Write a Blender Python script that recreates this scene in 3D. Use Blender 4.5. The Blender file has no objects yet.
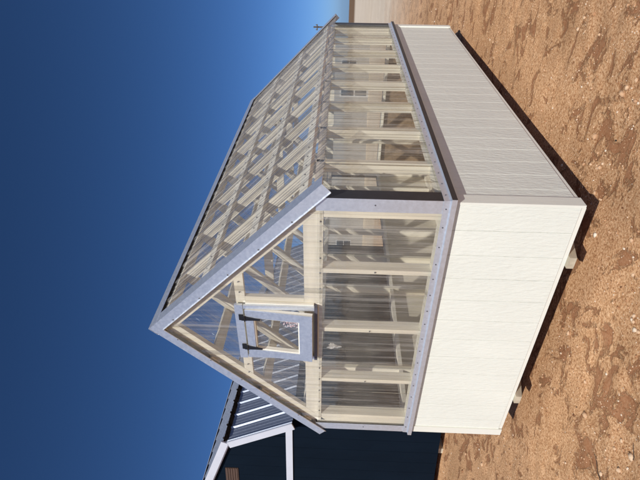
import bpy, bmesh, math, random
import numpy as np
from mathutils import Vector, Matrix, Quaternion

random.seed(7)
rng = np.random.default_rng(7)
scene = bpy.context.scene
COL = scene.collection

# ------------------------------------------------------------------ camera
CAM = Vector((4.0097, -2.6381, 1.6659))
YAW, PITCH, ROLL, FPX = -0.6256, 0.0313, 0.0296, 486.54
fw = Vector((math.sin(YAW) * math.cos(PITCH), math.cos(YAW) * math.cos(PITCH), math.sin(PITCH)))
r0 = Vector((math.cos(YAW), -math.sin(YAW), 0.0))
u0 = r0.cross(fw)
r2 = r0 * math.cos(ROLL) + u0 * math.sin(ROLL)
u2 = -r0 * math.sin(ROLL) + u0 * math.cos(ROLL)
cd = bpy.data.cameras.new('camera')
cam = bpy.data.objects.new('camera', cd)
COL.objects.link(cam)
# the phone was held sideways: picture right is world down, picture up is world right
X, Y, Z = -u2, r2, -fw
cam.matrix_world = Matrix(((X.x, Y.x, Z.x, CAM.x), (X.y, Y.y, Z.y, CAM.y), (X.z, Y.z, Z.z, CAM.z), (0, 0, 0, 1)))
cd.sensor_fit = 'HORIZONTAL'
cd.sensor_width = 36.0
cd.lens = 36.0 * FPX / 640.0
cd.clip_start = 0.05
cd.clip_end = 9000
scene.camera = cam

# ------------------------------------------------------------------ light
SUN = Vector((0.54, -1.16, 1.0)).normalized()
elev = math.asin(SUN.z)
world = bpy.data.worlds.new('World')
scene.world = world
world.use_nodes = True
wn = world.node_tree.nodes
wl = world.node_tree.links
wn.clear()
sky = wn.new('ShaderNodeTexSky')
sky.sky_type = 'NISHITA'
sky.sun_disc = False
sky.sun_elevation = elev
sky.sun_rotation = math.atan2(SUN.x, SUN.y)
sky.altitude = 0
sky.air_density = 0.35
sky.dust_density = 0.6
sky.ozone_density = 6.0
bg = wn.new('ShaderNodeBackground')
bg.inputs['Strength'].default_value = 0.102
wo = wn.new('ShaderNodeOutputWorld')
hs = wn.new('ShaderNodeHueSaturation')
hs.inputs['Saturation'].default_value = 1.1
wl.new(sky.outputs[0], hs.inputs['Color'])
wl.new(hs.outputs[0], bg.inputs['Color'])
wl.new(bg.outputs[0], wo.inputs['Surface'])

sd = bpy.data.lights.new('sun', 'SUN')
sd.energy = 4.0
sd.angle = math.radians(0.53)
sd.color = (1.0, 0.975, 0.925)
sun = bpy.data.objects.new('sun', sd)
COL.objects.link(sun)
sun.location = (6, -12, 14)
sun.rotation_euler = (-SUN).to_track_quat('-Z', 'Y').to_euler()

vs = scene.view_settings
vs.view_transform = 'Standard'
vs.look = 'None'
vs.exposure = 0.0
vs.gamma = 1.0
scene.cycles.transparent_max_bounces = 40
scene.cycles.max_bounces = 12
scene.cycles.transmission_bounces = 12


# ------------------------------------------------------------------ materials
def mat(name):
    m = bpy.data.materials.new(name)
    m.use_nodes = True
    nt = m.node_tree
    nt.nodes.clear()
    out = nt.nodes.new('ShaderNodeOutputMaterial')
    return m, nt, nt.nodes, nt.links, out


def N(nt, kind, **kw):
    n = nt.nodes.new(kind)
    for k, v in kw.items():
        if k in n.inputs:
            n.inputs[k].default_value = v
        else:
            setattr(n, k, v)
    return n


def ramp(nt, fac, stops):
    r = nt.nodes.new('ShaderNodeValToRGB')
    el = r.color_ramp.elements
    el[0].position, el[0].color = stops[0][0], (*stops[0][1], 1)
    el[1].position, el[1].color = stops[-1][0], (*stops[-1][1], 1)
    for p, c in stops[1:-1]:
        e = el.new(p)
        e.color = (*c, 1)
    nt.links.new(fac, r.inputs['Fac'])
    return r.outputs['Color']


def pos_noise(nt, scale, detail=4.0, rough=0.55, stretch=(1, 1, 1), rot=(0, 0, 0), distort=0.0):
    g = nt.nodes.new('ShaderNodeNewGeometry')
    mp = nt.nodes.new('ShaderNodeMapping')
    mp.inputs['Scale'].default_value = stretch
    mp.inputs['Rotation'].default_value = rot
    nt.links.new(g.outputs['Position'], mp.inputs['Vector'])
    n = nt.nodes.new('ShaderNodeTexNoise')
    n.inputs['Scale'].default_value = scale
    n.inputs['Detail'].default_value = detail
    n.inputs['Roughness'].default_value = rough
    n.inputs['Distortion'].default_value = distort
    nt.links.new(mp.outputs[0], n.inputs['Vector'])
    return n.outputs['Fac']


def bump(nt, height, strength, dist):
    b = nt.nodes.new('ShaderNodeBump')
    b.inputs['Strength'].default_value = strength
    b.inputs['Distance'].default_value = dist
    nt.links.new(height, b.inputs['Height'])
    return b.outputs['Normal']


def mixc(nt, fac, a, b, mode='MIX'):
    m = nt.nodes.new('ShaderNodeMix')
    m.data_type = 'RGBA'
    m.blend_type = mode
    for val, sock in ((fac, m.inputs[0]), (a, m.inputs[6]), (b, m.inputs[7])):
        if isinstance(val, (int, float)):
            sock.default_value = val
        elif isinstance(val, tuple):
            sock.default_value = (*val, 1)
        else:
            nt.links.new(val, sock)
    return m.outputs[2]


def mixv(nt, op, a, b):
    m = nt.nodes.new('ShaderNodeMath')
    m.operation = op
    for val, sock in ((a, m.inputs[0]), (b, m.inputs[1])):
        if isinstance(val, (int, float)):
            sock.default_value = val
        else:
            nt.links.new(val, sock)
    return m.outputs[0]


def simple(name, col, rough=0.5, metal=0.0, var=0.12, scale=6.0, stretch=(1, 1, 1), bstr=0.0, bscale=80.0, bstretch=(1, 1, 1), bdist=0.002, spec=0.5, rvar=0.0):
    m, nt, ns, ls, out = mat(name)
    p = ns.new('ShaderNodeBsdfPrincipled')
    f = pos_noise(nt, scale, 5, 0.6, stretch)
    lo = tuple(max(0.0, c * (1 - var)) for c in col)
    hi = tuple(min(1.0, c * (1 + var)) for c in col)
    ls.new(ramp(nt, f, [(0.3, lo), (0.7, hi)]), p.inputs['Base Color'])
    p.inputs['Roughness'].default_value = rough
    if rvar:
        ls.new(ramp(nt, f, [(0.3, (rough - rvar,) * 3), (0.7, (rough + rvar,) * 3)]), p.inputs['Roughness'])
    p.inputs['Metallic'].default_value = metal
    p.inputs['Specular IOR Level'].default_value = spec
    if bstr:
        ls.new(bump(nt, pos_noise(nt, bscale, 4, 0.6, bstretch), bstr, bdist), p.inputs['Normal'])
    ls.new(p.outputs[0], out.inputs['Surface'])
    return m


M = {}
M['siding'] = simple('white_siding_paint', (0.745, 0.765, 0.69), 0.55, 0, 0.035, 3.0, (1, 1, 0.4), 0.9, 46.0, (1, 1, 0.30), 0.006, 0.25)
M['trim_white'] = simple('white_trim_paint', (0.765, 0.77, 0.69), 0.5, 0, 0.04, 4.0, (1, 1, 0.4), 0.3, 60.0, (1, 1, 0.15), 0.003, 0.3)
M['ply'] = simple('pale_sheathing', (0.72, 0.68, 0.58), 0.75, 0, 0.14, 5.0, (1, 1, 0.15), 0.2, 60.0, (1, 1, 0.1), 0.002, 0.2)
M['pine'] = simple('pale_pine', (0.80, 0.765, 0.66), 0.65, 0, 0.12, 14.0, (1, 1, 0.12), 0.2, 90.0, (1, 1, 0.1), 0.002, 0.25)
M['pine_x'] = simple('pale_pine_grain_x', (0.80, 0.765, 0.66), 0.65, 0, 0.12, 14.0, (0.12, 1, 1), 0.2, 90.0, (0.1, 1, 1), 0.002, 0.25)
M['pine_y'] = simple('pale_pine_grain_y', (0.80, 0.77, 0.68), 0.65, 0, 0.12, 14.0, (1, 0.12, 1), 0.2, 90.0, (1, 0.1, 1), 0.002, 0.25)
M['skid'] = simple('skid_timber', (0.50, 0.44, 0.33), 0.8, 0, 0.2, 12.0, (1, 0.2, 1), 0.4, 60.0, (1, 0.2, 1), 0.003, 0.2)
M['galv'] = simple('galvalume_trim', (0.70, 0.75, 0.82), 0.42, 0.72, 0.07, 45.0, (1, 1, 1), 0.05, 160.0, (1, 1, 1), 0.001, 0.5, 0.06)
M['dark_flange_lip_shade'] = simple('dark_flange_and_lip_shade', (0.022, 0.023, 0.027), 0.45, 0.0, 0.2, 20.0)  # dark corner flanges; on the flashing lips the tone is painted-in shade
M['shaded_trim'] = simple('shaded_sill_metal', (0.10, 0.10, 0.125), 0.5, 0.2, 0.15, 30.0)  # galvalume with its shadow put into the base colour
M['closure'] = simple('black_foam_closure', (0.012, 0.012, 0.013), 0.9, 0, 0.2, 30.0)
M['black'] = simple('black_hinge_steel', (0.012, 0.012, 0.014), 0.45, 0.0, 0.2, 30.0)
M['screw'] = simple('screw_washer_steel', (0.16, 0.16, 0.17), 0.45, 0.5, 0.2, 30.0)
M['navy'] = simple('navy_siding_paint', (0.0036, 0.0085, 0.0165), 0.7, 0, 0.12, 3.0, (1, 1, 0.4), 0.35, 42.0, (1, 1, 0.22), 0.004, 0.06)
M['roof_galv'] = simple('galvanised_roofing', (0.34, 0.38, 0.46), 0.38, 0.65, 0.08, 30.0, (1, 1, 1), 0.0, rvar=0.05)
M['trim_cool'] = simple('pale_lavender_trim', (0.56, 0.59, 0.66), 0.45, 0, 0.03, 5.0)
M['brown'] = simple('brown_vent_wood', (0.075, 0.042, 0.028), 0.7, 0, 0.25, 14.0, (0.2, 1, 1))
M['osb'] = simple('brown_strand_board', (0.24, 0.17, 0.105), 0.8, 0, 0.3, 22.0, (1, 1, 1), 0.3, 60.0)
M['far_trim'] = simple('grey_far_trim', (0.42, 0.42, 0.42), 0.6, 0, 0.05, 1.0)
M['grey_wall'] = simple('grey_far_siding', (0.30, 0.29, 0.275), 0.6, 0, 0.08, 1.0)
M['grey_roof'] = simple('grey_far_roof', (0.26, 0.26, 0.27), 0.5, 0.2, 0.1, 1.0)
M['dark_glass'] = simple('dark_far_glass', (0.03, 0.04, 0.055), 0.08, 0, 0.1, 1.0)
M['pole'] = simple('weathered_pole_wood', (0.09, 0.07, 0.055), 0.85, 0, 0.2, 8.0)
M['twig'] = simple('dry_dark_twig', (0.07, 0.045, 0.03), 0.85, 0, 0.3, 60.0)


def poly_mat(name, tint, haze, streak):
    m, nt, ns, ls, out = mat(name)
    tr = N(nt, 'ShaderNodeBsdfTransparent')
    tr.inputs['Color'].default_value = (*tint, 1)
    df = N(nt, 'ShaderNodeBsdfDiffuse')
    df.inputs['Color'].default_value = (0.75, 0.72, 0.67, 1)
    tl = N(nt, 'ShaderNodeBsdfTranslucent')
    tl.inputs['Color'].default_value = (0.75, 0.72, 0.67, 1)
    hz = N(nt, 'ShaderNodeMixShader')
    hz.inputs[0].default_value = 0.45
    ls.new(df.outputs[0], hz.inputs[1])
    ls.new(tl.outputs[0], hz.inputs[2])
    # dust and fine scratches on the sheet
    f1 = pos_noise(nt, 30.0, 2, 0.5, streak)
    f3 = pos_noise(nt, 110.0, 3, 0.6, streak)
    f2 = pos_noise(nt, 3.2, 4, 0.6, (1, 1, 1))
    fac = mixv(nt, 'ADD', mixv(nt, 'MULTIPLY', mixv(nt, 'MULTIPLY', f1, f3), 1.3), mixv(nt, 'MULTIPLY', f2, 0.35))
    hfac = ramp(nt, fac, [(0.36, (haze * 0.35,) * 3), (0.52, (haze * 0.9,) * 3), (0.66, (haze * 3.0,) * 3)])
    body = N(nt, 'ShaderNodeMixShader')
    ls.new(hfac, body.inputs[0])
    ls.new(tr.outputs[0], body.inputs[1])
    ls.new(hz.outputs[0], body.inputs[2])
    gl = N(nt, 'ShaderNodeBsdfGlossy')
    gl.inputs['Roughness'].default_value = 0.06
    gl.inputs['Color'].default_value = (0.95, 0.95, 0.95, 1)
    nrm = bump(nt, pos_noise(nt, 7.0, 3, 0.5, (1, 1, 1)), 0.15, 0.01)
    ls.new(nrm, gl.inputs['Normal'])
    lw = N(nt, 'ShaderNodeLayerWeight', Blend=0.5)
    sch = mixv(nt, 'ADD', 0.07, mixv(nt, 'MULTIPLY', 0.85, mixv(nt, 'POWER', lw.outputs['Facing'], 5.0)))
    top = N(nt, 'ShaderNodeMixShader')
    ls.new(sch, top.inputs[0])
    ls.new(body.outputs[0], top.inputs[1])
    ls.new(gl.outputs[0], top.inputs[2])
    ls.new(top.outputs[0], out.inputs['Surface'])
    return m


M['poly_wall'] = poly_mat('clear_wall_polycarbonate', (0.89, 0.875, 0.835), 0.10, (1, 1, 0.02))
M['poly_roof'] = poly_mat('clear_roof_polycarbonate', (0.87, 0.86, 0.84), 0.13, (0.03, 1, 0.03))


def label_mat():
    m, nt, ns, ls, out = mat('printed_film_label')
    p = ns.new('ShaderNodeBsdfPrincipled')
    f = pos_noise(nt, 70.0, 2, 0.5, (1, 1, 1.6))
    ls.new(ramp(nt, f, [(0.46, (0.72, 0.72, 0.75)), (0.5, (0.5, 0.08, 0.08)), (0.60, (0.65, 0.62, 0.63))]), p.inputs['Base Color'])
    p.inputs['Roughness'].default_value = 0.4
    # ink only here and there, the film itself is clear
    mk = ramp(nt, pos_noise(nt, 55.0, 3, 0.6, (1, 1, 2.2)), [(0.50, (0, 0, 0)), (0.56, (0.75, 0.75, 0.75))])
    ms = ns.new('ShaderNodeMixShader')
    trn = ns.new('ShaderNodeBsdfTransparent')
    ls.new(mk, ms.inputs[0])
    ls.new(trn.outputs[0], ms.inputs[1])
    ls.new(p.outputs[0], ms.inputs[2])
    ls.new(ms.outputs[0], out.inputs['Surface'])
    return m


M['label'] = label_mat()


def ground_mat():
    m, nt, ns, ls, out = mat('red_sandy_dirt')
    p = ns.new('ShaderNodeBsdfPrincipled')
    p.inputs['Roughness'].default_value = 0.95
    p.inputs['Specular IOR Level'].default_value = 0.1
    big = pos_noise(nt, 0.9, 5, 0.6, (1, 1, 1))
    patch = pos_noise(nt, 4.2, 9, 0.68, (0.85, 1.15, 1), (0, 0, 0.5), 0.6)
    grain = pos_noise(nt, 62.0, 5, 0.75)
    fine = pos_noise(nt, 260.0, 2, 0.6)
    base = ramp(nt, grain, [(0.33, (0.25, 0.105, 0.046)), (0.46, (0.64, 0.335, 0.160)), (0.62, (0.93, 0.61, 0.355))])
    smooth = mixc(nt, fine, (0.21, 0.088, 0.042), (0.34, 0.152, 0.074))
    pm = ramp(nt, patch, [(0.545, (0, 0, 0)), (0.59, (1, 1, 1))])
    col = mixc(nt, mixv(nt, 'MULTIPLY', pm, 0.8), base, smooth)
    tone = ramp(nt, big, [(0.3, (0.82, 0.80, 0.78)), (0.7, (1.12, 1.12, 1.12))])
    col = mixc(nt, 1.0, col, tone, 'MULTIPLY')
    # paler sand and dry field far off, brown scrub beyond it
    g = ns.new('ShaderNodeNewGeometry')
    ln = ns.new('ShaderNodeVectorMath')
    ln.operation = 'LENGTH'
    ls.new(g.outputs['Position'], ln.inputs[0])
    far = pos_noise(nt, 0.5, 5, 0.6, (0.5, 1, 1))
    d = mixv(nt, 'ADD', ln.outputs['Value'], mixv(nt, 'MULTIPLY', far, 8.0))
    fac = N(nt, 'ShaderNodeMapRange')
    fac.inputs['From Min'].default_value = 12.0
    fac.inputs['From Max'].default_value = 26.0
    ls.new(d, fac.inputs['Value'])
    sand = mixc(nt, far, (0.66, 0.52, 0.38), (0.88, 0.77, 0.62))
    col = mixc(nt, fac.outputs[0], col, sand)
    fac2 = N(nt, 'ShaderNodeMapRange')
    fac2.inputs['From Min'].default_value = 125.0
    fac2.inputs['From Max'].default_value = 165.0
    ls.new(d, fac2.inputs['Value'])
    col = mixc(nt, fac2.outputs[0], col, (0.22, 0.135, 0.075))
    ls.new(col, p.inputs['Base Color'])
    h = mixv(nt, 'ADD', mixv(nt, 'MULTIPLY', grain, 1.0), mixv(nt, 'MULTIPLY', fine, 0.35))
    rough = mixv(nt, 'SUBTRACT', 1.0, mixv(nt, 'MULTIPLY', pm, 0.75))
    ls.new(bump(nt, mixv(nt, 'MULTIPLY', h, rough), 0.95, 0.013), p.inputs['Normal'])
    ls.new(p.outputs[0], out.inputs['Surface'])
    return m


def smear_mat():
    m, nt, ns, ls, out = mat('dried_white_smear')
    d_ = ns.new('ShaderNodeBsdfDiffuse')
    d_.inputs['Color'].default_value = (0.72, 0.70, 0.66, 1)
    t_ = ns.new('ShaderNodeBsdfTransparent')
    ms = ns.new('ShaderNodeMixShader')
    ls.new(ramp(nt, pos_noise(nt, 30.0, 4, 0.6), [(0.35, (0.12,) * 3), (0.65, (0.6,) * 3)]), ms.inputs[0])
    ls.new(t_.outputs[0], ms.inputs[1])
    ls.new(d_.outputs[0], ms.inputs[2])
    ls.new(ms.outputs[0], out.inputs['Surface'])
    return m


M['smear'] = smear_mat()
M['ground'] = ground_mat()


def gravel_mat():
    m, nt, ns, ls, out = mat('dirt_clods_and_pebbles')
    p = ns.new('ShaderNodeBsdfPrincipled')
    p.inputs['Roughness'].default_value = 0.9
    p.inputs['Specular IOR Level'].default_value = 0.15
    at = ns.new('ShaderNodeAttribute')
    at.attribute_name = 'tone'
    f = pos_noise(nt, 120.0, 3, 0.6)
    c = ramp(nt, at.outputs['Fac'], [(0.0, (0.04, 0.035, 0.03)), (0.03, (0.17, 0.075, 0.036)), (0.40, (0.50, 0.26, 0.13)), (0.75, (0.74, 0.50, 0.31)), (1.0, (0.88, 0.76, 0.60))])
    ls.new(mixc(nt, 0.35, c, ramp(nt, f, [(0.3, (0.25, 0.25, 0.25)), (0.7, (1, 1, 1))]), 'MULTIPLY'), p.inputs['Base Color'])
    ls.new(p.outputs[0], out.inputs['Surface'])
    return m


M['gravel'] = gravel_mat()

# ------------------------------------------------------------------ helpers
WORLD = {}


def thing(name, label, cat, loc=(0, 0, 0), rotz=0.0, group=None):
    o = bpy.data.objects.new(name, None)
    o.empty_display_size = 0.3
    COL.objects.link(o)
    o.location = loc
    o.rotation_euler = (0, 0, rotz)
    o['label'] = label
    o['category'] = cat
    if group:
        o['group'] = group
    WORLD[o] = Vector((0, 0, 0))
    return o


def mesh(name, verts, faces, m, smooth=False):
    me = bpy.data.meshes.new(name)
    me.from_pydata([tuple(v) for v in verts], [], faces)
    me.materials.append(M[m])
    if smooth:
        me.polygons.foreach_set('use_smooth', [True] * len(me.polygons))
    me.update()
    return me


def put(name, me, parent=None, loc=(0, 0, 0), rot=None, label=None):
    """link a mesh; loc is in the thing's own frame whatever the parent level"""
    o = bpy.data.objects.new(name, me)
    COL.objects.link(o)
    loc = Vector(loc)
    WORLD[o] = loc
    if parent is not None:
        o.parent = parent
        o.location = loc - WORLD[parent]
    else:
        o.location = loc
    if rot is not None:
        o.rotation_euler = rot
    if label:
        o['label'] = label
    return o


class MB:
    def __init__(s):
        s.v, s.f = [], []

    def box(s, x0, x1, y0, y1, z0, z1):
        b = len(s.v)
        s.v += [(x0, y0, z0), (x1, y0, z0), (x1, y1, z0), (x0, y1, z0), (x0, y0, z1), (x1, y0, z1), (x1, y1, z1), (x0, y1, z1)]
        s.f += [tuple(b + i for i in q) for q in ((0, 3, 2, 1), (4, 5, 6, 7), (0, 1, 5, 4), (1, 2, 6, 5), (2, 3, 7, 6), (3, 0, 4, 7))]
        return s

    def prism(s, A, B):
        """A and B: matching rings of points, capped and joined"""
        b = len(s.v)
        n = len(A)
        s.v += [tuple(p) for p in A] + [tuple(p) for p in B]
        for i in range(n):
            j = (i + 1) % n
            s.f.append((b + i, b + j, b + n + j, b + n + i))
        s.f.append(tuple(b + i for i in reversed(range(n))))
        s.f.append(tuple(b + n + i for i in range(n)))
        return s

    def cyl(s, p, q, r, n=8, r1=None):
        p, q = Vector(p), Vector(q)
        d = (q - p).normalized()
        a = d.orthogonal().normalized()
        c = d.cross(a)
        r1 = r if r1 is None else r1
        A = [p + (a * math.cos(t) + c * math.sin(t)) * r for t in [2 * math.pi * i / n for i in range(n)]]
        B = [q + (a * math.cos(t) + c * math.sin(t)) * r1 for t in [2 * math.pi * i / n for i in range(n)]]
        return s.prism(A, B)

    def mesh(s, name, m, smooth=False):
        me = mesh(name, s.v, s.f, m, smooth)
        bm = bmesh.new()
        bm.from_mesh(me)
        bmesh.ops.recalc_face_normals(bm, faces=bm.faces)
        bm.to_mesh(me)
        bm.free()
        return me

    def put(s, name, m, parent, label=None):
        """centre the mesh on its own middle and link it there"""
        c = Vector([(min(v[i] for v in s.v) + max(v[i] for v in s.v)) / 2 for i in range(3)])
        s.v = [tuple(Vector(v) - c) for v in s.v]
        return put(name, s.mesh(name, m), parent, c, None, label)


def board_mesh(name, w, h, t, m, axis='x', ch=0.0008):
    """one siding board: width w along axis, height h up, face chamfered into its grooves; face at 0, body behind"""
    prof = [(-w / 2, t), (-w / 2, ch * 1.3), (-w / 2 + ch, 0), (w / 2 - ch, 0), (w / 2, ch * 1.3), (w / 2, t)]
    mb = MB()
    f = (lambda a, d, z: (a, d, z)) if axis == 'x' else (lambda a, d, z: (-d, a, z))
    mb.prism([f(a, d, 0) for a, d in prof], [f(a, d, h) for a, d in prof])
    return mb.mesh(name, m)


# ------------------------------------------------------------------ terrain
def vnoise(x, y, seed):
    xi = np.floor(x).astype(np.int64)
    yi = np.floor(y).astype(np.int64)
    xf, yf = x - xi, y - yi
    xs, ys = xf * xf * (3 - 2 * xf), yf * yf * (3 - 2 * yf)

    def h(a, b):
        k = (a * 374761393 + b * 668265263 + seed * 974634777) & 0xFFFFFFFF
        k = ((k ^ (k >> 13)) * 1274126177) & 0xFFFFFFFF
        return ((k ^ (k >> 16)) & 0xFFFF) / 65535.0
    return (h(xi, yi) * (1 - xs) + h(xi + 1, yi) * xs) * (1 - ys) + (h(xi, yi + 1) * (1 - xs) + h(xi + 1, yi + 1) * xs) * ys


GL = -0.10                       # level of the dirt round the buildings


def terrain(x, y):
    x = np.asarray(x, float)
    y = np.asarray(y, float)
    d = np.hypot(x - 1.2, y - 2.4)
    drop = np.clip(d - 9.0, 0, 9000) * -0.0125
    near = np.clip((60 - d) / 40, 0.25, 1)
    z = (vnoise(x / 2.3, y / 2.3, 1) - 0.5) * 0.050
    z += (vnoise(x / 0.8 + 5, y / 0.8, 2) - 0.5) * 0.034
    a, b = x * 0.85 + y * 0.5, -x * 0.5 + y * 0.85
    r = vnoise(a / 0.42, b / 0.24, 3)
    z += -np.clip(r - 0.62, 0, 1) * 0.06
    z += (vnoise(x / 0.16, y / 0.16, 4) - 0.5) * 0.016
    z += (vnoise(x / 0.07, y / 0.07, 5) - 0.5) * 0.010
    c = vnoise(x / 0.045 + 31, y / 0.045, 6)
    z += np.clip(c - 0.6, 0, 1) * 0.016
    # calmer where the building and its skids stand
    inside = np.clip(1 - np.maximum(np.maximum(-x - 0.02, x - 2.5), np.maximum(-y - 0.08, y - 5.0)) / 0.35, 0, 1)
    z = z * (1 - 0.65 * inside)
    return GL + z * near + drop


def axis_coords(lo, hi, step, far, grow):
    a = list(np.arange(lo, hi, step))
    s, v = step, a[-1]
    while v < far:
        s *= grow
        v += s
        a.append(v)
    s, v = step, a[0]
    pre = []
    while v > -far:
        s *= grow
        v -= s
        pre.append(v)
    return np.array(pre[::-1] + a)


gx = axis_coords(0.2, 4.6, 0.020, 3500, 1.035)
gy = axis_coords(-1.8, 4.2, 0.020, 3500, 1.035)
GX, GY = np.meshgrid(gx, gy)
GZ = terrain(GX, GY)
nx, ny = len(gx), len(gy)
co = np.stack([GX.ravel(), GY.ravel(), GZ.ravel()], 1).astype(np.float32)
ii, jj = np.meshgrid(np.arange(nx - 1), np.arange(ny - 1))
q0 = (jj * nx + ii).ravel()
quads = np.stack([q0, q0 + 1, q0 + 1 + nx, q0 + nx], 1).astype(np.int32)
gm = bpy.data.meshes.new('ground')
gm.vertices.add(len(co))
gm.vertices.foreach_set('co', co.ravel())
gm.loops.add(quads.size)
gm.loops.foreach_set('vertex_index', quads.ravel())
gm.polygons.add(len(quads))
gm.polygons.foreach_set('loop_start', np.arange(0, quads.size, 4, dtype=np.int32))
gm.polygons.foreach_set('use_smooth', np.ones(len(quads), bool))
gm.update(calc_edges=True)
gm.materials.append(M['ground'])
ground = bpy.data.objects.new('ground', gm)
COL.objects.link(ground)
ground['kind'] = 'structure'

# ------------------------------------------------------------------ greenhouse
W, L = 2.4257, 4.9266
XC, ZR = 1.2213, 3.0887
SL = 1.0092                       # rise over run of the roof
ANG = math.atan(SL)
CA, SA = math.cos(ANG), math.sin(ANG)
EAVE = 2.5345 - XC                # half span to the eave edge
BACK = L + 0.075
gh = thing('greenhouse', 'cream sided portable greenhouse with clear ribbed roof, metal trim and open gable vent', 'greenhouse', (0, 0, 0))


def rz(x, drop=0.0):
    return ZR - SL * abs(x - XC) - drop


# floor and skids
fl_ = MB().box(0.048, W - 0.048, 0.047, L - 0.047, 0.127, 0.139).put('floor', 'osb', gh)
fb_ = None
for k in range(17):
    if fb_ is None:
        fb_ = MB().box(-0.0665, 0.0665, 0.049, L - 0.049, 0.0, 0.0125).mesh('floor_board', 'ply')
    put('floor_board', fb_, fl_, (0.124 + k * 0.1365, 0, 0.1394))
for x0 in (0.47, 1.945):
    sk = [(-0.024, 0.106), (-0.024, 0.060), (0.75, GL - 0.03), (L - 0.75, GL - 0.03), (L + 0.03, 0.046), (L + 0.03, 0.106)]
    MB().prism([(x0, y, z) for y, z in sk], [(x0 + 0.088, y, z) for y, z in sk]).put('skid', 'skid', gh)
for (a, b, c, d) in ((0.02, W - 0.02, 0.006, 0.045), (0.02, W - 0.02, L - 0.045, L - 0.006), (0.008, 0.046, 0.046, L - 0.046), (W - 0.046, W - 0.022, 0.046, L - 0.046)):
    MB().box(a, b, c, d, 0.107, 0.1365).put('rim_board', 'trim_white', gh)

SB, ST = 0.139, 0.948            # siding bottom and top
SP = 0.2032
GAP = 0.0024
front_edges = [W - 0.001] + [2.2135 - k * SP for k in range(11)] + [0.006]
side_edges = [0.006] + [0.2142 + k * SP for k in range(23)] + [L - 0.006]
front_wall = MB().box(0.022, W - 0.030, 0.0115, 0.0185, SB + 0.003, ST).put('front_wall', 'ply', gh)
back_wall = MB().box(0.022, W - 0.030, L - 0.0185, L - 0.0115, SB + 0.003, ST).put('back_wall', 'osb', gh)
right_wall = MB().box(W - 0.0335, W - 0.0265, 0.019, L - 0.019, SB + 0.003, ST).put('right_wall', 'ply', gh)
left_wall = MB().box(0.0125, 0.0195, 0.019, L - 0.019, SB + 0.003, ST).put('left_wall', 'ply', gh)
H = ST - SB
cache = {}


def boards(edges, axis, fixed, sign, parent, matname='siding', h=H, z=SB, nm='siding_board', t=0.011):
    e = sorted(edges)
    for a, b in zip(e[:-1], e[1:]):
        w = round(b - a - GAP, 4)
        key = (w, axis, h, matname)
        if key not in cache:
            cache[key] = board_mesh(nm, w, h, t, matname, axis)
        m_ = (a + b) / 2
        if axis == 'x':
            put(nm, cache[key], parent, (m_, fixed, z), None if sign > 0 else (0, 0, math.pi))
        else:
            put(nm, cache[key], parent, (fixed, m_, z), None if sign > 0 else (0, 0, math.pi))


boards(front_edges, 'x', 0.0, 1, front_wall)
boards(front_edges, 'x', L, -1, back_wall)
boards(side_edges, 'y', W - 0.015, 1, right_wall)
boards(side_edges, 'y', 0.002, -1, left_wall)
# corner trim boards
MB().box(W - 0.0145, W + 0.002, -0.004, 0.094, 0.116, 0.915).put('corner_board', 'trim_white', gh)
MB().box(W - 0.0145, W + 0.002, L - 0.094, L + 0.004, 0.116, 0.915).put('corner_board', 'trim_white', gh)
MB().box(-0.022, 0.056, -0.011, -0.0005, 0.112, 0.915).put('corner_board', 'trim_white', gh)
MB().box(-0.022, 0.056, L + 0.0005, L + 0.011, 0.112, 0.915).put('corner_board', 'trim_white', gh)

# sill flashing, mitred round the four corners
FP = [(0.014, 0.996), (0.0165, 0.996), (0.018, 0.957), (0.034, 0.951), (0.034, 0.918), (0.031, 0.918), (0.031, 0.9485), (0.015, 0.9555)]
fx0, fx1 = -0.012, W


def flash(side):
    mb = MB()
    if side == 'front':
        mb.prism([(fx0 - o, -o, z) for o, z in FP], [(fx1 + o, -o, z) for o, z in FP])
    elif side == 'back':
        mb.prism([(fx0 - o, L + o, z) for o, z in FP], [(fx1 + o, L + o, z) for o, z in FP])
    elif side == 'right':
        mb.prism([(fx1 + o, -o, z) for o, z in FP], [(fx1 + o, L + o, z) for o, z in FP])
    else:
        mb.prism([(fx0 - o, -o, z) for o, z in FP], [(fx0 - o, L + o, z) for o, z in FP])
    fl = mb.put('sill_flashing', 'galv', gh)
    if side in ('right', 'left'):          # shade painted as a dark strip over the metal lip of the long sides
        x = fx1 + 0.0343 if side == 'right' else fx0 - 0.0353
        MB().box(x, x + 0.001, -0.030, L + 0.030, 0.917, 0.9505).put('lip_shade', 'dark_flange_lip_shade', fl)


for s_ in ('front', 'right', 'back', 'left'):
    flash(s_)

# ---- frame: studs
stud_m = MB().box(-0.02, 0.02, 0, 0.088, 0.19, 1.7475).mesh('stud', 'pine')
stud_s = MB().box(-0.088, 0, -0.02, 0.02, 0.19, 1.765).mesh('stud', 'pine')
for xs in (0.632, 1.236, 1.825):
    put('stud', stud_m, gh, (xs, 0.020, 0))
    put('stud', stud_m, gh, (xs, L - 0.108, 0))
for k in range(1, 8):
    y = k * 0.6096
    put('stud', stud_s, gh, (W - 0.036, y, 0))
    put('stud', stud_s, gh, (0.111, y, 0))
for x0, x1 in ((0.024, 0.150), (W - 0.150, W - 0.037)):
    for y0, y1 in ((0.020, 0.110), (L - 0.110, L - 0.020)):
        MB().box(x0, x1, y0, y1, 0.19, 1.7475).put('corner_post', 'pine', gh)
for y0, y1 in ((0.024, 0.104), (L - 0.104, L - 0.024)):
    MB().box(0.026, W - 0.040, y0, y1, 0.1525, 0.1895).put('bottom_plate', 'pine_x', gh)
    MB().box(0.152, W - 0.152, y0 + 0.003, y1 - 0.003, 0.950, 0.989).put('sill_rail', 'pine_x', gh)
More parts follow.
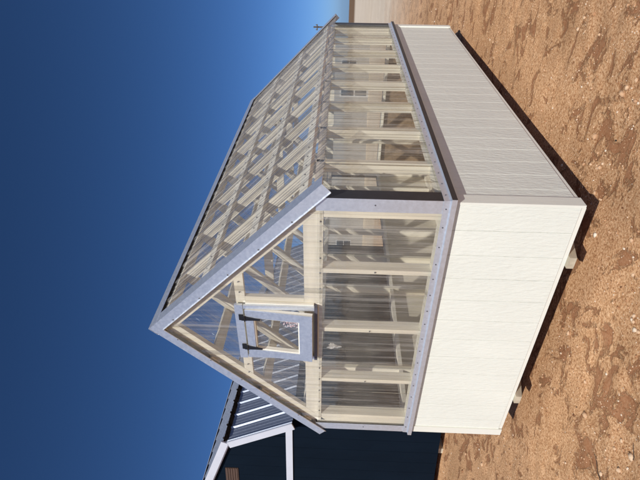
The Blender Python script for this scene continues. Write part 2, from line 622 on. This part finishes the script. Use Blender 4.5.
for x0, x1 in ((0.026, 0.110), (W - 0.123, W - 0.040)):
    MB().box(x0, x1, 0.112, L - 0.112, 0.1525, 0.1895).put('bottom_plate', 'pine_y', gh)
    MB().box(x0 + 0.003, x1 - 0.003, 0.112, L - 0.112, 0.950, 0.989).put('sill_rail', 'pine_y', gh)
    MB().box(x0, x1, 0.112, L - 0.112, 1.766, 1.820).put('top_plate', 'pine_y', gh)

# ---- frame: rafters, gable ends
RT, RB = 0.082, 0.205            # vertical drop of a rafter's top and underside from the roof line


def rafter(sign, y0, y1):
    xe = XC + sign * (W - 0.040 - XC)
    xs = XC + sign * 0.0006
    poly = [(xs, rz(xs, RT)), (xe, rz(xe, RT)), (xe, rz(xe, RB)), (xs, rz(xs, RB))]
    MB().prism([(x, y0, z) for x, z in poly], [(x, y1, z) for x, z in poly]).put('rafter', 'pine', gh)


for sgn in (-1, 1):
    rafter(sgn, 0.020, 0.060)
    rafter(sgn, L - 0.060, L - 0.020)
    for k in range(1, 8):
        rafter(sgn, k * 0.6096 - 0.0185, k * 0.6096 + 0.0185)


def xin(z, drop=RB):             # half width between the rafters at height z
    return (ZR - drop - z) / SL


for y0, y1 in ((0.021, 0.058), (L - 0.058, L - 0.021)):
    for nm, za, zb in (('gable_plate', 1.786, 1.882), ('collar_tie', 2.325, 2.395)):
        ha, hb = xin(za) - 0.001, xin(zb) - 0.001
        poly = [(XC - ha, za), (XC + ha, za), (XC + hb, zb), (XC - hb, zb)]
        MB().prism([(x, y0, z) for x, z in poly], [(x, y1, z) for x, z in poly]).put(nm, 'pine_x', gh)
    MB().box(0.026, W - 0.038, y0 - 0.004, y1 + 0.030 if y0 < 1 else y1 + 0.004, 1.7485, 1.785).put('header', 'pine_x', gh)
    for x0, x1 in ((0.878, 0.918), (1.512, 1.552)):
        MB().box(x0, x1, y0 + 0.001, y1, 1.883, 2.3245).put('gable_stud', 'pine', gh)
    MB().box(XC - 0.02, XC + 0.02, y0 + 0.0015, y1, 2.396, rz(XC + 0.02, RB) - 0.002).put('king_post', 'pine', gh) if y0 > 1 else None
for k in (2, 4, 6):
    y = k * 0.6096 + 0.021
    h = xin(2.33, RT) - 0.09
    MB().box(XC - h, XC + h, y, y + 0.038, 2.30, 2.385).put('collar_tie', 'pine_x', gh)

# purlins, flat on the rafters
for sgn in (-1, 1):
    for xp in (1.275, 1.640, 2.030, 2.392):
        dx = xp - XC
        w2 = 0.0425
        pts = []
        for t, n_ in ((-w2, -0.026), (w2, -0.026), (w2, -0.0565), (-w2, -0.0565)):
            pts.append((XC + sgn * (dx + t * CA + n_ * SA), ZR - SL * dx - t * SA + n_ * CA))
        MB().prism([(x, 0.006, z) for x, z in pts], [(x, L - 0.006, z) for x, z in pts]).put('purlin', 'pine_y', gh)

# ---- clear ribbed panels
PITCHR = 0.2286


def rib_profile(w, minor=(0.062, 0.114, 0.166), mh=0.0055, pitch=PITCHR):
    """(across, height) points for a ribbed sheet of width w"""
    pts = []
    n = int(math.ceil(w / pitch)) + 1
    for k in range(n):
        b = k * pitch + 0.03
        pts += [(b - 0.027, 0), (b - 0.010, 0.018), (b + 0.010, 0.018), (b + 0.027, 0)]
        for c in [b + q_ for q_ in minor]:
            pts += [(c - 0.011, 0), (c - 0.005, mh), (c + 0.005, mh), (c + 0.011, 0)]
    pts = [p for p in pts if 0 < p[0] < w]
    return [(0, 0)] + pts + [(w, 0)]


def roof_panel(sgn, y0, w, lift):
    T = EAVE / CA
    pr = rib_profile(w)
    v, f = [], []
    rows = [0.045, T * 0.33, T * 0.66, T - 0.002]
    for t in rows:
        for a, h in pr:
            n_ = -0.0245 + h * 0.95 + lift
            v.append((XC + sgn * (t * CA + n_ * SA), y0 + a, ZR - t * SA + n_ * CA))
    k = len(pr)
    for i in range(len(rows) - 1):
        for j in range(k - 1):
            q = (i * k + j, (i + 1) * k + j, (i + 1) * k + j + 1, i * k + j + 1)
            f.append(q if sgn > 0 else q[::-1])
    mb = MB()
    mb.v, mb.f = v, f
    mb.put('roof_panel', 'poly_roof', gh)


npan = 6
pw = 0.8601
for sgn in (-1, 1):
    y = -0.014
    for k in range(npan):
        w_ = min(0.9144, BACK - 0.01 - y)
        if w_ > 0.05:
            roof_panel(sgn, y, w_, 0.0018 * (k % 2))
        y += 0.9144 - 0.058
        if k == npan - 1:
            break


def wall_panel(nm, u0, u1, zlo, zhi, place, lift=0.0, cuts=()):
    """vertical ribbed sheet from u0 to u1; zlo and zhi are functions of u; place(u, out, z) -> point"""
    pr = [(u0 + a, h) for a, h in rib_profile(u1 - u0)]
    for c in cuts:
        if u0 < c < u1:
            for s2 in (-1e-4, 1e-4):
                us = [p[0] for p in pr]
                hs = [p[1] for p in pr]
                pr.append((c + s2, float(np.interp(c, us, hs))))
                pr.sort()
    v, f = [], []
    for a, h in pr:
        for z in (zlo(a), zhi(a)):
            v.append(place(a, h * 0.95 + lift, z))
    for i in range(len(pr) - 1):
        f.append((2 * i, 2 * i + 2, 2 * i + 3, 2 * i + 1))
    mb = MB()
    mb.v, mb.f = v, f
    mb.put(nm, 'poly_wall', gh)


ends = ((lambda a, h, z: (a, 0.016 - h, z)), (lambda a, h, z: (a, L - 0.016 + h, z)))
for pi, pl in enumerate(ends):
    for i, (a, b) in enumerate(((0.03, 0.87), (0.82, 1.66), (1.61, W - 0.02))):
        wall_panel('wall_panel', a, b, lambda u: 0.957, lambda u: 1.772, pl, 0.0015 * (i % 2))

    def ztop(u):
        return rz(u, 0.038)

    def zbot(u):
        if pi == 0 and 0.918 < u < 1.512:
            return 2.345
        return 1.7565
    for i, (a, b) in enumerate(((0.10, 0.95), (0.90, XC + 0.02), (XC - 0.02, 1.66), (1.61, W - 0.10))):
        wall_panel('gable_panel', a, b, zbot, ztop, pl, 0.0015 * (i % 2) + 0.0006, (0.918, 1.512, XC))
for pl in ((lambda a, h, z: (W - 0.033 + h, a, z)), (lambda a, h, z: (0.021 - h, a, z))):
    y = 0.022
    i = 0
    while y < L - 0.1:
        e = min(y + 0.9144, L - 0.022)
        wall_panel('wall_panel', y, e, lambda u: 0.957, lambda u: 1.795, pl, 0.0015 * (i % 2))
        y += 0.856
        i += 1

# ---- metal trim
for x0, x1, xs0, xs1 in ((2.344, W + 0.0125, W + 0.0105, W + 0.0125), (-0.028, 0.058, -0.028, -0.026)):
    for ya, yb, yc, yd in ((-0.0125, -0.0105, -0.0104, 0.097), (L + 0.0105, L + 0.0125, L - 0.097, L + 0.0104)):
        ct = MB().box(x0, x1, ya, yb, 0.968, 1.796).put('corner_trim', 'galv', gh)
        MB().box(xs0, xs1, yc, yd, 0.968, 1.793).put('side_flange', 'dark_flange_lip_shade', ct)
# rake trim
RP = [(-0.027, 0.004), (0.085, 0.004), (0.085, 0.001), (-0.024, 0.001), (-0.024, -0.073), (-0.033, -0.079), (-0.0355, -0.0765), (-0.027, -0.070)]


def rake(sgn, back=False):
    T = EAVE / CA + 0.012

    def P(t, y, n_):
        yy = (BACK - 0.024 - y) if back else y
        return (XC + sgn * (t * CA + n_ * SA), yy, ZR - t * SA + n_ * CA)
    A = [P(-n_ * SA / CA + 0.0004, y, n_) for y, n_ in RP]
    B = [P(T, y, n_) for y, n_ in RP]
    MB().prism(A, B).put('rake_trim', 'galv', gh)


for sgn in (-1, 1):
    rake(sgn)
    rake(sgn, True)
# ridge cap with its black foam closures
RC = [(0.0, 0.0085), (0.082, 0.0085), (0.087, 0.002), (0.085, 0.0015), (0.081, 0.006), (0.0, 0.006)]
ring = []
for t, n_ in RC[:5]:
    ring.append((XC + t * CA + n_ * SA, ZR - t * SA + n_ * CA))
right = ring[1:]
top = (XC, ZR + 0.0085 / CA)
bot = (XC, ZR + 0.006 / CA)
poly = [top] + right + [bot] + [(2 * XC - x, z) for x, z in reversed(right)]
cap = MB().prism([(x, -0.029, z) for x, z in poly], [(x, BACK + 0.006, z) for x, z in poly]).put('ridge_cap', 'galv', gh)
for sgn in (-1, 1):
    pts = [(0.055, -0.022), (0.076, -0.022), (0.076, 0.0056), (0.055, 0.0056)]
    pts = [(XC + sgn * (t * CA + n_ * SA), ZR - t * SA + n_ * CA) for t, n_ in pts]
    MB().prism([(x, 0.086, z) for x, z in pts], [(x, BACK - 0.12, z) for x, z in pts]).put('foam_closure', 'closure', cap)

# ---- gable vent: casing, hinged sash, strap hinges
VX0, VX1, VZ0, VZ1 = 0.930, 1.500, 1.774, 2.404
MB().box(VX0 - 0.004, VX1 + 0.004, -0.024, -0.005, 2.342, VZ1).put('vent_casing', 'galv', gh)
MB().box(1.466, VX1, -0.022, -0.004, 1.8065, 2.3375).put('vent_casing', 'galv', gh)
MB().box(VX0, 0.964, -0.022, -0.004, 1.8065, 2.3375).put('vent_casing', 'galv', gh)
MB().box(VX0 - 0.003, VX1 + 0.003, -0.026, 0.010, VZ0 + 0.008, 1.806).put('vent_casing', 'shaded_trim', gh)  # lower casing: same metal, shade painted in as darker grey
for xx in ((0.9185, 0.9295), (1.5005, 1.5115)):
    MB().box(xx[0], xx[1], -0.003, 0.052, 1.81, 2.322).put('vent_jamb', 'pine', gh)
SX0, SX1, SH = 0.972, 1.464, 0.510
OPEN = math.radians(5.5)
sash_org = Vector(((SX0 + SX1) / 2, -0.030, 2.326))
hw = (SX1 - SX0) / 2
mb = MB()
for x0, x1, z0, z1 in ((-hw, hw, -0.062, 0.0), (-hw, hw, -SH, -SH + 0.098), (-hw, -hw + 0.071, -SH + 0.0985, -0.0625), (hw - 0.071, hw, -SH + 0.0985, -0.0625)):
    mb.box(x0, x1, -0.006, 0.002, z0, z1)
vent = put('vent_window', mb.mesh('vent_window', 'galv'), gh, sash_org, (-OPEN, 0, 0), 'metal clad vent sash hinged at its top and propped open')


def vput(nm, mb2, m_):
    o = bpy.data.objects.new(nm, mb2.mesh(nm, m_))
    COL.objects.link(o)
    o.parent = vent
    return o


mb = MB()
for x0, x1, z0, z1 in ((-hw + 0.002, hw - 0.002, -0.070, -0.002), (-hw + 0.002, hw - 0.002, -SH + 0.002, -SH + 0.108), (-hw + 0.002, -hw + 0.081, -SH + 0.1085, -0.0705), (hw - 0.081, hw - 0.002, -SH + 0.1085, -0.0705)):
    mb.box(x0, x1, 0.0026, 0.034, z0, z1)
vput('sash_frame', mb, 'pine')
mb = MB()
px0, px1, pz0, pz1 = -hw + 0.073, hw - 0.073, -SH + 0.10, -0.064
mb.v = [(px0, 0.0355, pz0), (px1, 0.0355, pz0), (px1, 0.0355, pz1), (px0, 0.0355, pz1)]
mb.f = [(0, 1, 2, 3)]
vput('pane', mb, 'poly_wall')
vput('label', MB().box(0.075, 0.155, 0.0352, 0.0353, -0.425, -0.280), 'label')
for hx in (-0.155, 0.165):
    mb = MB()
    mb.box(hx - 0.028, hx + 0.028, -0.005, 0.0055, 0.0185, 0.050)
    mb.box(hx - 0.024, hx + 0.024, -0.012, -0.006, 0.005, 0.030)
    mb.cyl((hx - 0.026, -0.014, 0.003), (hx + 0.026, -0.014, 0.003), 0.006, 8)
    A = [(hx - 0.020, -0.0125, -0.004), (hx + 0.020, -0.0125, -0.004), (hx + 0.006, -0.0125, -0.115), (hx - 0.006, -0.0125, -0.115)]
    B = [(x, -0.0065, z) for x, y_, z in A]
    mb.prism(A, B)
    vput('strap_hinge', mb, 'black')

# dried white smear on one front panel
sm_ = MB()
ring = []
for i in range(18):
    t = 2 * math.pi * i / 18
    r = 0.5 + 0.16 * math.sin(3 * t + 0.5) + 0.10 * math.sin(7 * t)
    ring.append((1.060 + 0.050 * r * 1.5 * math.cos(t) * 0.75, 1.655 + 0.115 * r * math.sin(t) * 0.85))
sm_.prism([(x, 0.0085, z) for x, z in ring], [(x, 0.0092, z) for x, z in ring])
sm_.put('smear', 'smear', gh, 'white dried smear on the clear front panel')

# ---- screw heads on panels and trim
mb = MB()


def screw(p, n_, r=0.0062):
    p, n_ = Vector(p), Vector(n_)
    mb.cyl(p - n_ * 0.001, p + n_ * 0.004, r, 6, r * 0.8)


for sgn in (-1, 1):
    nv = (sgn * SA, 0, CA)
    for xp in (1.640, 2.030, 2.392):
        dx = xp - XC
        for k in range(33):
            y = 0.10 + k * 0.149 + random.uniform(-0.01, 0.01)
            if y < L - 0.02:
                n_ = -0.0215
                screw((XC + sgn * (dx + n_ * SA), y, ZR - SL * dx + n_ * CA), nv)
    t = 0.22
    while t < EAVE / CA:
        screw((XC + sgn * (t * CA - 0.064 * SA), -0.0268, ZR - t * SA - 0.064 * CA), (0, -1, 0), 0.0065)
        t += 0.33
    y = 0.15
    while y < L:
        y += 0.45
for k in range(17):
    x = 0.05 + k * 0.1455 + random.uniform(-0.012, 0.012)
    screw((x, -0.0172, 0.977), (0, -1, 0), 0.006)
    if not 0.9 < x < 1.53:
        screw((x, 0.0135, 1.766), (0, -1, 0), 0.006)
for k in range(33):
    screw((W + 0.0172, 0.06 + k * 0.1485 + random.uniform(-0.01, 0.01), 0.977), (1, 0, 0), 0.006)
for x in (0.632, 1.236, 1.825):
    screw((x, 0.0135, 1.38), (0, -1, 0), 0.006)
screw((2.395, -0.0125, 1.42), (0, -1, 0), 0.006)
screw((0.02, -0.0125, 1.36), (0, -1, 0), 0.006)
for xs in (0.70, 0.80, 1.60, 1.70):
    screw((xs, 0.0135, 2.36), (0, -1, 0), 0.006)
so = mb.put('screw_heads', 'screw', gh)
so['kind'] = 'stuff'

# ------------------------------------------------------------------ navy gambrel shed
A0 = Vector((-2.80, 1.59, 0.0))
SROT = math.radians(11)
A0.z = GL
sh = thing('gambrel_shed', 'dark navy shed with grey ribbed gambrel roof and white trim', 'shed', A0, SROT)
sh.scale = (1.06, 1.06, 1.06)
SXR, SXL, SLEN = 0.235, -2.80, 6.1
SXC = (SXR + SXL) / 2
ZB, ZE, ZK, ZP = 0.095, 2.20, 3.13, 3.60
KX = SXC + 1.205                  # half width at the roof's knuckle
SWB = 0.10


def mirror(x):
    return 2 * SXC - x


fwall = MB()
ring = [(SXL + 0.02, ZB), (SXR - 0.02, ZB), (SXR - 0.02, ZE), (KX - 0.02, ZK - 0.06), (SXC, ZP - 0.08), (mirror(KX - 0.02), ZK - 0.06), (SXL + 0.02, ZE)]
fwall.prism([(x, 0.012, z) for x, z in ring], [(x, 0.05, z) for x, z in ring])
fwall = fwall.put('front_wall', 'navy', sh)
bwall = MB().prism([(x, SLEN - 0.05, z) for x, z in ring], [(x, SLEN, z) for x, z in ring]).put('back_wall', 'navy', sh)
edges = [SXR - k * SP for k in range(15)] + [SXL]
boards(edges, 'x', 0.0, 1, fwall, 'navy', 2.19 - ZB, ZB)
# gable boards above the band, cut along the roof
e = sorted(edges)
for a, b in zip(e[:-1], e[1:]):
    def ztop2(x):
        dx = abs(x - SXC)
        kx = KX - SXC
        hx = SXR - SXC
        if dx < kx:
            return ZP + (ZK - ZP) * dx / kx - 0.10
        return ZK + (ZE - ZK) * (dx - kx) / (hx - kx) - 0.16
    a_, b_ = a + GAP / 2, b - GAP / 2
    if min(ztop2(a_), ztop2(b_)) < 2.30:
        continue
    rg = [(a_, 2.296), (b_, 2.296), (b_, ztop2(b_)), (a_, ztop2(a_))]
    MB().prism([(x, 0.0, z) for x, z in rg], [(x, 0.011, z) for x, z in rg]).put('siding_board', 'navy', fwall)
rwall = MB().box(SXR - 0.06, SXR - 0.0125, 0.052, SLEN - 0.052, ZB, ZE).put('right_wall', 'navy', sh)
lwall = MB().box(SXL + 0.0125, SXL + 0.06, 0.052, SLEN - 0.052, ZB, ZE).put('left_wall', 'navy', sh)
boards([0.012 + k * SP for k in range(30)], 'y', SXR, 1, rwall, 'navy', 2.19 - ZB, ZB)
MB().box(SXL, SXR + 0.03, -0.022, -0.001, 2.195, 2.292).put('band_trim', 'trim_cool', sh)
for y0 in (0.3,):
    for x0 in (-2.3, -1.3, -0.25):
        MB().box(x0, x0 + 0.09, 0.08, SLEN - 0.05, -0.04, ZB - 0.001).put('skid', 'skid', sh)
MB().box(SXL + 0.1, SXR - 0.1, 0.06, SLEN - 0.1, ZB + 0.001, ZB + 0.02).put('floor', 'osb', sh)
# brown gable vent with its frame
gv = MB().box(mirror(-0.64), -0.64, -0.012, -0.0005, 3.02, 3.215).put('gable_vent', 'brown', sh)
for k in range(5):
    z = 3.035 + k * 0.036
    MB().prism([(mirror(-0.645), -0.013, z), (mirror(-0.645), -0.020, z), (mirror(-0.645), -0.013, z + 0.026)], [(-0.645, -0.013, z), (-0.645, -0.020, z), (-0.645, -0.013, z + 0.026)]).put('slat', 'brown', gv)


def metal_sheet(nm, P0, down, across, nrm, tlen, wid, m_, parent):
    """ribbed sheet: ribs run along 'down'; origin P0"""
    pr = rib_profile(wid, (0.062, 0.125, 0.188), 0.0035, 0.250)
    P0, down, across, nrm = map(Vector, (P0, down, across, nrm))
    mb = MB()
    for t, base in ((0, 0), (tlen, 0)):
        for a, h in pr:
            mb.v.append(tuple(P0 + down * t + across * a + nrm * h))
    k = len(pr)
    for j in range(k - 1):
        mb.f.append((j, k + j, k + j + 1, j + 1))
    o = mb.put(nm, m_, parent)
    sm = o.modifiers.new('thickness', 'SOLIDIFY')
    sm.thickness = 0.002
    sm.offset = -1
    return o


for sgn in (-1, 1):
    kx, kz = SXC + sgn * (KX - SXC), ZK
    ex, ez = SXC + sgn * (SXR + 0.10 - SXC), 2.19
    d1 = Vector((ex - kx, 0, ez - kz))
    l1 = d1.length
    d1.normalize()
    n1 = Vector((-d1.z, 0, d1.x)) if sgn > 0 else Vector((d1.z, 0, -d1.x))
    metal_sheet('lower_roof', (kx, -0.05, kz), d1, (0, 1, 0), n1, l1, SLEN + 0.1, 'roof_galv', sh)
    d2 = Vector((kx + sgn * 0.055 - SXC, 0, kz + 0.055 - (ZP + 0.06)))
    l2 = d2.length
    d2.normalize()
    n2 = Vector((-d2.z, 0, d2.x)) if sgn > 0 else Vector((d2.z, 0, -d2.x))
    metal_sheet('upper_roof', (SXC, -0.05, ZP + 0.06), d2, (0, 1, 0), n2, l2, SLEN + 0.1, 'roof_galv', sh)
    # fascia strip below the upper roof's edge, white rake boards along the gable
    for P0, dd, nn, ln, off in ((Vector((kx, 0, kz)), d1, n1, l1, 0.0), (Vector((SXC, 0, ZP + 0.06)), d2, n2, l2 - 0.03, 0.0)):
        pts = [(-0.075, 0.024), (-0.075, -0.085), (-0.052, -0.085), (-0.052, 0.024)]
        A = [P0 + nn * n_ + Vector((0, y, 0)) for y, n_ in pts]
        B = [P0 + dd * ln + nn * n_ + Vector((0, y, 0)) for y, n_ in pts]
        MB().prism(A, B).put('rake_board', 'trim_cool', sh)
        pts = [(-0.051, -0.040), (-0.051, -0.105), (-0.0125, -0.105), (-0.0125, -0.040)]
        A = [P0 + nn * n_ + Vector((0, y, 0)) for y, n_ in pts]
        B = [P0 + dd * (ln - 0.02) + nn * n_ + Vector((0, y, 0)) for y, n_ in pts]
        MB().prism(A, B).put('rake_soffit', 'trim_cool', sh)
rcap = [(SXC - 0.14, ZP + 0.06 - 0.14 * 0.31 + 0.024), (SXC, ZP + 0.06 + 0.028), (SXC + 0.14, ZP + 0.06 - 0.14 * 0.31 + 0.024), (SXC, ZP + 0.06 + 0.022)]
MB().prism([(x, -0.08, z) for x, z in rcap], [(x, SLEN + 0.06, z) for x, z in rcap]).put('ridge_cap', 'trim_cool', sh)

# ------------------------------------------------------------------ far grey building
hd = YAW + math.atan(78 / 486.5)
gp = Vector((CAM.x + 36 * math.sin(hd), CAM.y + 36 * math.cos(hd), 0))
gp.z = float(terrain(gp.x, gp.y)) - 0.1
gb = thing('grey_building', 'low grey building with door and windows standing across the lot behind the greenhouse', 'building', gp, -hd)
MB().box(-8.2, 8.2, 0, 6, 0, 2.9).put('wall', 'grey_wall', gb)
MB().prism([(-8.4, -0.25, 2.901), (-8.4, 3.0, 3.7), (-8.4, 6.25, 2.901)], [(8.4, -0.25, 2.901), (8.4, 3.0, 3.7), (8.4, 6.25, 2.901)]).put('roof', 'grey_roof', gb)
dr = MB().box(4.6, 5.55, -0.04, -0.005, 0.0, 2.15).put('door', 'far_trim', gb)
for z0, z1 in ((0.25, 1.05), (1.15, 2.03)):
    MB().box(4.72, 5.43, -0.055, -0.041, z0, z1).put('pane', 'dark_glass', dr)
MB().box(5.44, 5.5, -0.09, -0.041, 1.0, 1.06).put('handle', 'galv', dr)
for x0 in (-6.6, -3.4, 6.3):
    wd = MB().box(x0, x0 + 0.9, -0.04, -0.005, 0.95, 2.1).put('window', 'far_trim', gb)
    MB().box(x0 + 0.07, x0 + 0.83, -0.055, -0.041, 1.55, 2.03).put('pane', 'dark_glass', wd)
    MB().box(x0 + 0.07, x0 + 0.83, -0.055, -0.041, 1.02, 1.5).put('pane', 'dark_glass', wd)

# ------------------------------------------------------------------ utility pole, far off
c_, s_ = -0.2113, 0.9774
pp = Vector((CAM.x + 105 * c_, CAM.y + 105 * s_, 0))
pp.z = float(terrain(pp.x, pp.y))
up = thing('utility_pole', 'distant wooden utility pole with short cross arm rising above the clear roof', 'utility pole', pp)
MB().cyl((0, 0, -0.3), (0, 0, 8.45), 0.19, 10, 0.14).put('pole', 'pole', up)
ca = MB().box(-0.55, 0.55, -0.30, -0.16, 7.6, 7.82).put('cross_arm', 'pole', up)
for x in (-0.46, 0.46):
    MB().cyl((x, -0.23, 7.821), (x, -0.23, 8.02), 0.06, 8, 0.04).put('insulator', 'pole', ca)

# ------------------------------------------------------------------ loose stones and clods
ico_bm = bmesh.new()
bmesh.ops.create_icosphere(ico_bm, subdivisions=1, radius=1.0)
ico_v = np.array([v.co[:] for v in ico_bm.verts])
ico_f = np.array([[v.index for v in f.verts] for f in ico_bm.faces])
ico_bm.free()
oct_v = np.array([(1, 0, 0), (-1, 0, 0), (0, 1, 0), (0, -1, 0), (0, 0, 1), (0, 0, -1)], float)
oct_f = np.array([(0, 2, 4), (2, 1, 4), (1, 3, 4), (3, 0, 4), (2, 0, 5), (1, 2, 5), (3, 1, 5), (0, 3, 5)])


def scatter(count, tv, tf, smin, smid, sbig, power):
    ang = rng.uniform(-math.pi * 0.62, math.pi * 0.30, count)
    rad = 1.2 + 14.0 * rng.random(count) ** power
    px = CAM.x + rad * np.sin(ang)
    py = CAM.y + rad * np.cos(ang)
    keep = ~((px > 0.2) & (px < W - 0.2) & (py > 0.2) & (py < L - 0.2))
    keep &= vnoise((px * 0.85 + py * 0.5) / 0.55, (-px * 0.5 + py * 0.85) / 0.3, 9) < rng.uniform(0.2, 0.9, count)
    px, py = px[keep], py[keep]
    n = len(px)
    pz = terrain(px, py)
    size = smin + smid * rng.random(n) ** 2 + sbig * (rng.random(n) ** 14)
    tone = np.clip(rng.normal(0.62, 0.20, n), 0.05, 1.0)
    tone[rng.random(n) < 0.006] = 0.0
    V = tv[None] * rng.uniform(0.7, 1.3, (n, len(tv), 1))
    V = V * (size[:, None] * rng.uniform(0.7, 1.3, (n, 3)) * np.array([1.1, 1.1, 0.75]))[:, None, :]
    th = rng.uniform(0, 6.28, n)
    cx_, sx_ = np.cos(th)[:, None], np.sin(th)[:, None]
    V = np.stack([V[..., 0] * cx_ - V[..., 1] * sx_, V[..., 0] * sx_ + V[..., 1] * cx_, V[..., 2]], -1)
    V += np.stack([px, py, pz + size * 0.25], 1)[:, None, :]
    F = (tf[None] + (np.arange(n) * len(tv))[:, None, None]).reshape(-1, 3)
    return V.reshape(-1, 3), F, np.repeat(tone, len(tv))


Va, Fa, Ta = scatter(22000, ico_v, ico_f, 0.0038, 0.0062, 0.013, 1.5)
Vb, Fb, Tb = scatter(120000, oct_v, oct_f, 0.0022, 0.0035, 0.0, 1.45)
V = np.concatenate([Va, Vb])
F = np.concatenate([Fa, Fb + len(Va)])
tone = np.concatenate([Ta, Tb])
pm_ = bpy.data.meshes.new('loose_gravel')
pm_.vertices.add(len(V))
pm_.vertices.foreach_set('co', V.astype(np.float32).ravel())
pm_.loops.add(F.size)
pm_.loops.foreach_set('vertex_index', F.astype(np.int32).ravel())
pm_.polygons.add(len(F))
pm_.polygons.foreach_set('loop_start', np.arange(0, F.size, 3, dtype=np.int32))
pm_.update(calc_edges=True)
att = pm_.attributes.new('tone', 'FLOAT', 'POINT')
att.data.foreach_set('value', tone.astype(np.float32))
pm_.materials.append(M['gravel'])
gv_ = bpy.data.objects.new('loose_gravel', pm_)
COL.objects.link(gv_)
gv_['kind'] = 'stuff'
gv_['label'] = 'loose tan and pale pebbles and clods scattered over the red dirt'
gv_['category'] = 'gravel'


# ------------------------------------------------------------------ twigs
def at_ground(ix, iy):
    """point of the ground that the photograph shows at pixel (ix, iy)"""
    d = fw * FPX + r2 * (480 - iy - 240) - u2 * (ix - 320)
    t = (GL - CAM.z) / d.z
    return CAM + d * t


def twig(ix, iy, ang_, ln, label):
    p = at_ground(ix, iy)
    mb = MB()
    pts = []
    for i in range(6):
        f = i / 5 - 0.5
        x = p.x + math.cos(ang_) * ln * f + 0.012 * math.sin(i * 2.1)
        y = p.y + math.sin(ang_) * ln * f + 0.012 * math.cos(i * 1.7)
        pts.append(Vector((x, y, float(terrain(x, y)) + 0.006)))
    for a, b, k in zip(pts[:-1], pts[1:], range(5)):
        mb.cyl(a, b, 0.0032 - 0.0004 * k, 6, 0.0028 - 0.0004 * k)
    o = mb.put('twig', 'twig', None)
    o['label'] = label
    o['category'] = 'twig'
    o['group'] = 'dry twigs on the dirt'


twig(598, 469, 1.15, 0.20, 'longer thin dark twig lying on the red dirt')
twig(633, 452, 0.75, 0.11, 'short thin dark twig lying on the red dirt')
